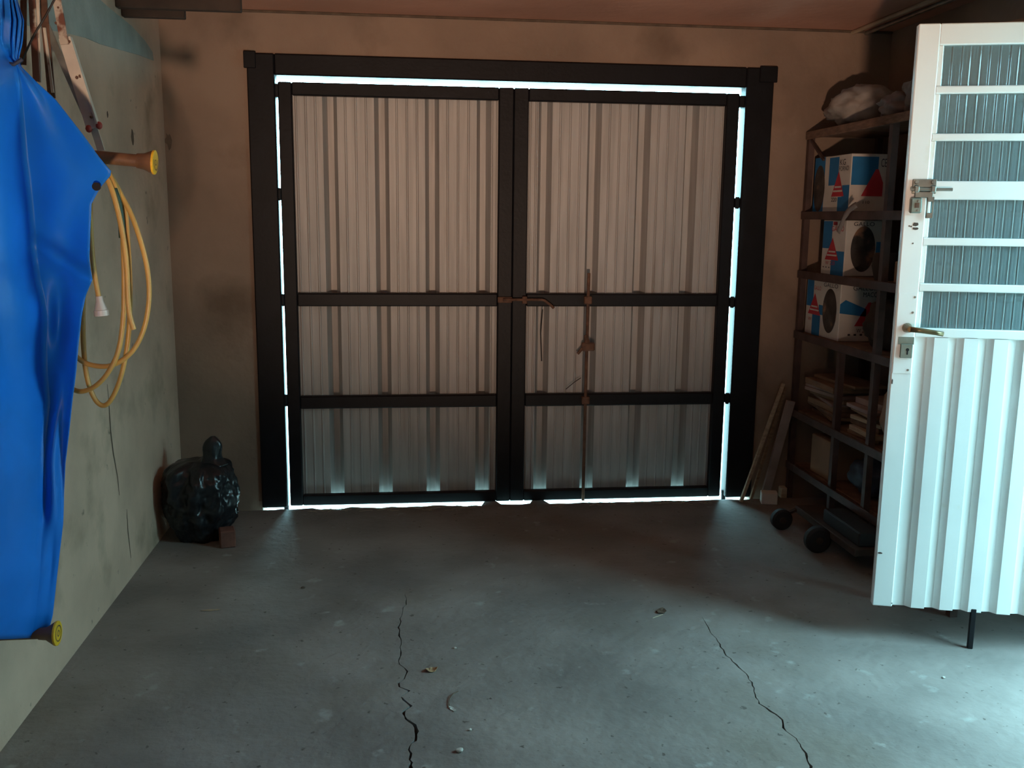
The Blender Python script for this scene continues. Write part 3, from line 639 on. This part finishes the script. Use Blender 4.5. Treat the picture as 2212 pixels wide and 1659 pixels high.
# clutter on the boards
setp(obj('plastic_bundle', MB().blob((2.245, 4.60, 2.05), (.155, .205, .105), 3, .26, 2.6, 4, .93), 'palesack', smooth=True), 'long bundle in cloudy plastic on the top shelf by the gate', 'bundle')
setp(obj('plastic_bag', MB().blob((2.23, 4.185, 2.005), (.10, .10, .068), 5, .35, 2.4, 4, .85), 'clear', smooth=True), 'shiny crumpled plastic bag in the middle of the top shelf', 'bag')
setp(obj('sack', MB().blob((2.23, 3.92, 2.035), (.12, .13, .10), 8, .35, 2.2, 4, .88), 'sack', smooth=True), 'crumpled grey brown sack on the top shelf', 'sack')
setp(obj('cardboard_piece', MB().bar((2.14, 3.55, 1.95), (2.40, 3.62, 2.28), .30, .012, up=(0, 0, 1)), 'kraft'), 'leaning cardboard piece on the top shelf behind the door', 'cardboard')
setp(obj('paper_parcel', MB().blob((2.24, 3.83, 1.632), (.09, .09, .095), 11, .3, 2.4, 4, .94), 'sack', smooth=True), 'lumpy paper parcel beside the highest carton', 'parcel')
setp(obj('clay_pot', MB().tube([(2.17, 4.12, 1.236), (2.17, 4.12, 1.30), (2.17, 4.12, 1.345), (2.17, 4.12, 1.36)], [.045, .062, .058, .048], 20), 'darkwood', smooth=True, auto=.6), 'small dark round pot beside the oval-picture carton', 'pot')
setp(obj('cardboard_tray', MB().bbox((2.12, 3.62, 1.236), (2.40, 3.95, 1.33), .004), 'kraft'), 'low cardboard tray on the shelf of the round pot', 'box')
setp(obj('dark_sack', MB().blob((2.22, 4.13, 1.03), (.10, .13, .12), 14, .28, 2, 4, .94), 'darkwood', smooth=True), 'dark bulging sack beside the lowest carton', 'sack')
sp = [Vector(p) for p in ((2.060, 4.22, 1.575), (2.056, 4.26, 1.56), (2.054, 4.31, 1.53), (2.053, 4.35, 1.48), (2.055, 4.38, 1.45))]
mb = MB(); q = smoothpath(sp, 6); mb.grid([[p + Vector((0, -.012 + .004 * math.sin(i), -.012)), p + Vector((-.006, 0, .0)), p + Vector((0, .012, .012))] for i, p in enumerate(q)])
setp(obj('plastic_scrap', mb, 'clear', smooth=True, solid=.002), 'twisted scrap of clear plastic hanging over the shelf edge between cartons', 'plastic')
# wood offcuts in two stacks
random.seed(21)
ORD = ['bottom one', 'second from the bottom', 'third from the bottom', 'fourth from the bottom', 'fifth from the bottom', 'sixth from the bottom', 'seventh from the bottom', 'eighth from the bottom', 'ninth from the bottom']
for si, (yc, lab, grp, cnt) in enumerate(((4.59, 'flat wood offcut, %s of the stack below the lowest carton', 'wood offcuts on the shelf', 10), (4.14, 'flat wood offcut, %s of the stack below the dark bulging sack', 'wood offcuts on the shelf', 8))):
    z = .4955
    for k in range(cnt):
        th = random.choice((.014, .018, .024, .030)); L = random.uniform(.30, .42); wd = random.uniform(.16, .26)
        mb = MB().bbox((-wd / 2, -L / 2, 0), (wd / 2, L / 2, th), .002); a = random.uniform(-.20, .20)
        c = Vector((2.06 + .16 + random.uniform(.0, .04), yc + random.uniform(-.02, .02), z)); R3 = Matrix.Rotation(a, 4, 'Z')
        if si: mb = MB().bbox((-wd / 2, -.13, 0), (wd / 2, .13, th), .002); R3 = Matrix.Rotation(a * .5, 4, 'Z')
        mb.v = [R3 @ v + c for v in mb.v]
        setp(obj('wood_offcut', mb, random.choice(('wood', 'palewood', 'wood', 'plank', 'pinkwood'))), lab % (ORD[k] if k < cnt - 1 else 'topmost'), 'wood', grp); z += th + .0006
setp(obj('paper_sack', MB().blob((2.17, 3.86, .655), (.09, .10, .17), 17, .2, 2, 4, .94), 'kraft', smooth=True), 'brown paper sack standing on the offcut shelf by the white door', 'sack')
setp(obj('blue_sack', MB().blob((2.24, 4.16, .300), (.12, .13, .105), 19, .22, 2, 4, .92), 'darkblue', smooth=True), 'dark blue sack slumped on the bottom shelf', 'sack')
mb = MB().bbox((-.15, -.11, 0), (.15, .11, .20), .004); mb.v = [Matrix.Rotation(.0, 4, 'Z') @ v + Vector((2.27, 4.55, .201)) for v in mb.v]
setp(obj('cardboard_box', mb, 'kraft'), 'brown cardboard box on the bottom shelf near the planks', 'box')
mb = MB().bbox((-.13, -.11, 0), (.13, .11, .17), .004); mb.v = [Matrix.Rotation(.15, 4, 'Z') @ v + Vector((2.26, 3.82, .201)) for v in mb.v]
setp(obj('cardboard_box', mb, 'sack'), 'greyish worn box on the bottom shelf beside the blue sack', 'box')
# cart below the shelf
ct = thing('low_cart', 'low black cart with small wheels under the shelves', 'cart', (2.0, 4.1, 0))
obj('deck', MB().bbox((1.92, 3.72, .070), (2.06, 4.36, .105), .004), 'darkwood', ct)
obj('load', MB().bbox((1.945, 3.74, .106), (2.055, 4.1, .17), .006), 'rubber', ct)
def wheel(c, r, w): return MB().tube([c + Vector((0, -w / 2, 0)), c + Vector((0, -w * .3, 0)), c + Vector((0, w * .3, 0)), c + Vector((0, w / 2, 0))], [r * .8, r, r, r * .8], 24)
for (px, py, r) in ((1690, 1146, .052), (1768, 1196, .062)):
    p = PZ(px, py, 0); wl_ = obj('wheel', wheel(Vector((p.x + .0, p.y + .02, r)), r, .045), 'rubber', ct, smooth=True, auto=.6)
    obj('hub', MB().tube([Vector((p.x, p.y - .006, r)), Vector((p.x, p.y + .0, r))], .016, 12), 'darkwood', wl_)
    obj('axle_fork', MB().bar((p.x, p.y + .05, r), (p.x + .10, p.y + .06, .09), .02, .012), 'darkwood', ct)

# leaning sticks, plank and blocks by the gate post
def leaning(px0, py0, px1, py1, Y1, w, t, mt, name, label):
    a = PZ(px0, py0, 0); b_ = PY(px1, py1, Y1)
    mb = MB().bar(a, b_, w, t, up=(0, 1, 0))
    lo = min(v.z for v in mb.v); mb.v = [v - Vector((0, 0, lo)) for v in mb.v]
    return setp(obj(name, mb, mt), label, 'stick' if w < .03 else 'plank')
leaning(1600, 1086, 1692, 830, 4.835, .016, .016, 'palewood', 'leaning_stick', 'thin pale stick leaning outermost of the bundle by the gate post')
leaning(1622, 1078, 1697, 838, 4.86, .014, .016, 'wood', 'leaning_stick', 'darker brown stick leaning behind the thin pale stick')
leaning(1652, 1072, 1708, 868, 4.80, .045, .018, 'pinkwood', 'leaning_plank', 'pinkish plank leaning into the corner above the white block')
leaning(1680, 1060, 1699, 905, 4.855, .012, .014, 'wood', 'leaning_stick', 'short brown stick leaning against the rack upright')
def block(px, py, s, rz, mt, label):
    p = PZ(px, py, 0); mb = MB().bbox((-s[0] / 2, -s[1] / 2, 0), (s[0] / 2, s[1] / 2, s[2]), .004); R3 = Matrix.Rotation(rz, 4, 'Z')
    mb.v = [R3 @ v + Vector((p.x, p.y, 0)) for v in mb.v]; setp(obj('wood_block', mb, mt), label, 'block')
block(1660, 1087, (.085, .06, .065), -.25, 'boxwhite', 'whitish block at the foot of the pinkish plank')
block(1690, 1074, (.035, .05, .06), -.1, 'palewood', 'small pale block between the white block and the rack')

# ================================================================== FLOOR LITTER
def flat(name, px, py, L, w, a, mt, label, cat, curl=.3, seed=1, lift=.0):
    p = PZ(px, py, 0); n = 7; P = []
    random.seed(seed)
    for i in range(n):
        t = i / (n - 1) * 2 - 1; hw = w / 2 * math.sqrt(max(.02, 1 - t * t)) * (1 + .25 * random.uniform(-1, 1))
        row = []
        for s in (-1, 0, 1): row.append((t * L / 2, s * hw, .001 + lift + curl * (t * t) * w * .5 + (abs(s)) * w * .15 * random.random()))
        P.append([Matrix.Rotation(a, 4, 'Z') @ Vector(v) + Vector((p.x, p.y, 0)) for v in row])
    return setp(obj(name, MB().grid(P), mt, solid=.0008), label, cat)
flat('dry_leaf', 932, 1449, .042, .030, .2, 'leaf', 'crumpled brown dry leaf near the wide floor crack', 'leaf', .5, 2)
flat('dry_leaf', 1428, 1322, .05, .035, .9, 'stain_and_shade', 'dark crushed leaf at the edge of the shade', 'leaf', .3, 4)
flat('paper_scrap', 978, 1533, .035, .012, -1.0, 'pebble', 'curled pale paper scrap on the floor', 'paper', .6, 5)
flat('paper_scrap', 455, 1319, .075, .014, .05, 'palewood', 'flat pale wood splinter on the floor below the bin bag', 'splinter', .1, 6)
sp = [PZ(990, 1493, .004), PZ(978, 1500, .006), PZ(970, 1515, .004), PZ(972, 1530, .003)]
setp(obj('twig', MB().tube(smoothpath(sp), .0016, 6), 'stain_and_shade'), 'thin dark curved twig by the curled paper scrap', 'twig')
setp(obj('twig', MB().tube([PZ(1410, 1335, .002), PZ(1432, 1327, .004)], .0012, 6), 'straw'), 'tiny pale twig by the dark crushed leaf', 'twig')
for i, (x, y, s, lab) in enumerate(((993, 1624, .011, 'pale plaster crumb beside the wide floor crack'), (1015, 1578, .006, 'tiny pale crumb between leaf and plaster crumb'), (983, 1401, .006, 'pale speck of plaster above the dry leaf'), (2038, 1465, .006, 'pale crumb on the lit floor by the door'), (655, 1271, .008, 'small dark crumb of earth in front of the gate'))):
    p = PZ(x, y, 0); setp(obj('crumb', MB().blob((p.x, p.y, s * .5), (s, s * .8, s * .6), i, .3, 2, 2, .85), 'pebble' if i != 4 else 'stain_and_shade'), lab, 'crumb')
# straw and grit along the lip of the slab
random.seed(8); mb = MB()
for k in range(150):
    x = random.uniform(-.60, 1.66); y = 4.80 - abs(random.gauss(0, .03)); a = random.uniform(-.5, .5) + (math.pi if random.random() < .5 else 0); L = random.uniform(.015, .07)
    if .38 < x < .75: continue
    z = random.uniform(.001, .008); p = Vector((x, y, z)); q = p + Vector((math.cos(a) * L, math.sin(a) * L * .5, random.uniform(0, .008)))
    mb.bar(p, q, random.uniform(.001, .003), .0012)
setp(obj('straw_litter', mb, 'straw'), 'pale straw and grit scattered along the bottom of the gate', 'litter', None, 'stuff')

# ================================================================== ADDED FILL LAMP, unseen behind the viewer (warms the upper gate and ceiling)
LP, LT = Vector((-.08, -1.45, .38)), Vector((.57, 4.87, 3.05))
wlp = thing('added_fill_lamp', 'added warm fill lamp, unseen behind the viewer, tilted up towards the gate', 'lamp', (LP.x, LP.y, 0))
ld = (LT - LP).normalized()
obj('housing', MB().tube([LP - ld * .16, LP - ld * .12, LP - ld * .05, LP - ld * .02], [.03, .06, .10, .11], 20, True), 'black', wlp, smooth=True, auto=.6)
obj('stand', MB().tube([(LP.x - .13, LP.y - .02, .3), (LP.x - .13, LP.y - .02, .012), (LP.x + .13, LP.y - .02, .012), (LP.x + .13, LP.y - .02, .3)], .010, 8).bar((LP.x - .13, LP.y - .02, .30), (LP.x + .13, LP.y - .02, .30), .02, .02), 'black', wlp)
sl = bpy.data.lights.new('added_fill_spot', 'SPOT'); sl.energy = 690; sl.color = (1, .67, .48); sl.spot_size = math.radians(52); sl.spot_blend = 1; sl.shadow_soft_size = .09
so = bpy.data.objects.new('added_fill_spot', sl); COL.objects.link(so); so.location = LP + ld * .02
so.rotation_euler = ld.to_track_quat('-Z', 'Y').to_euler()
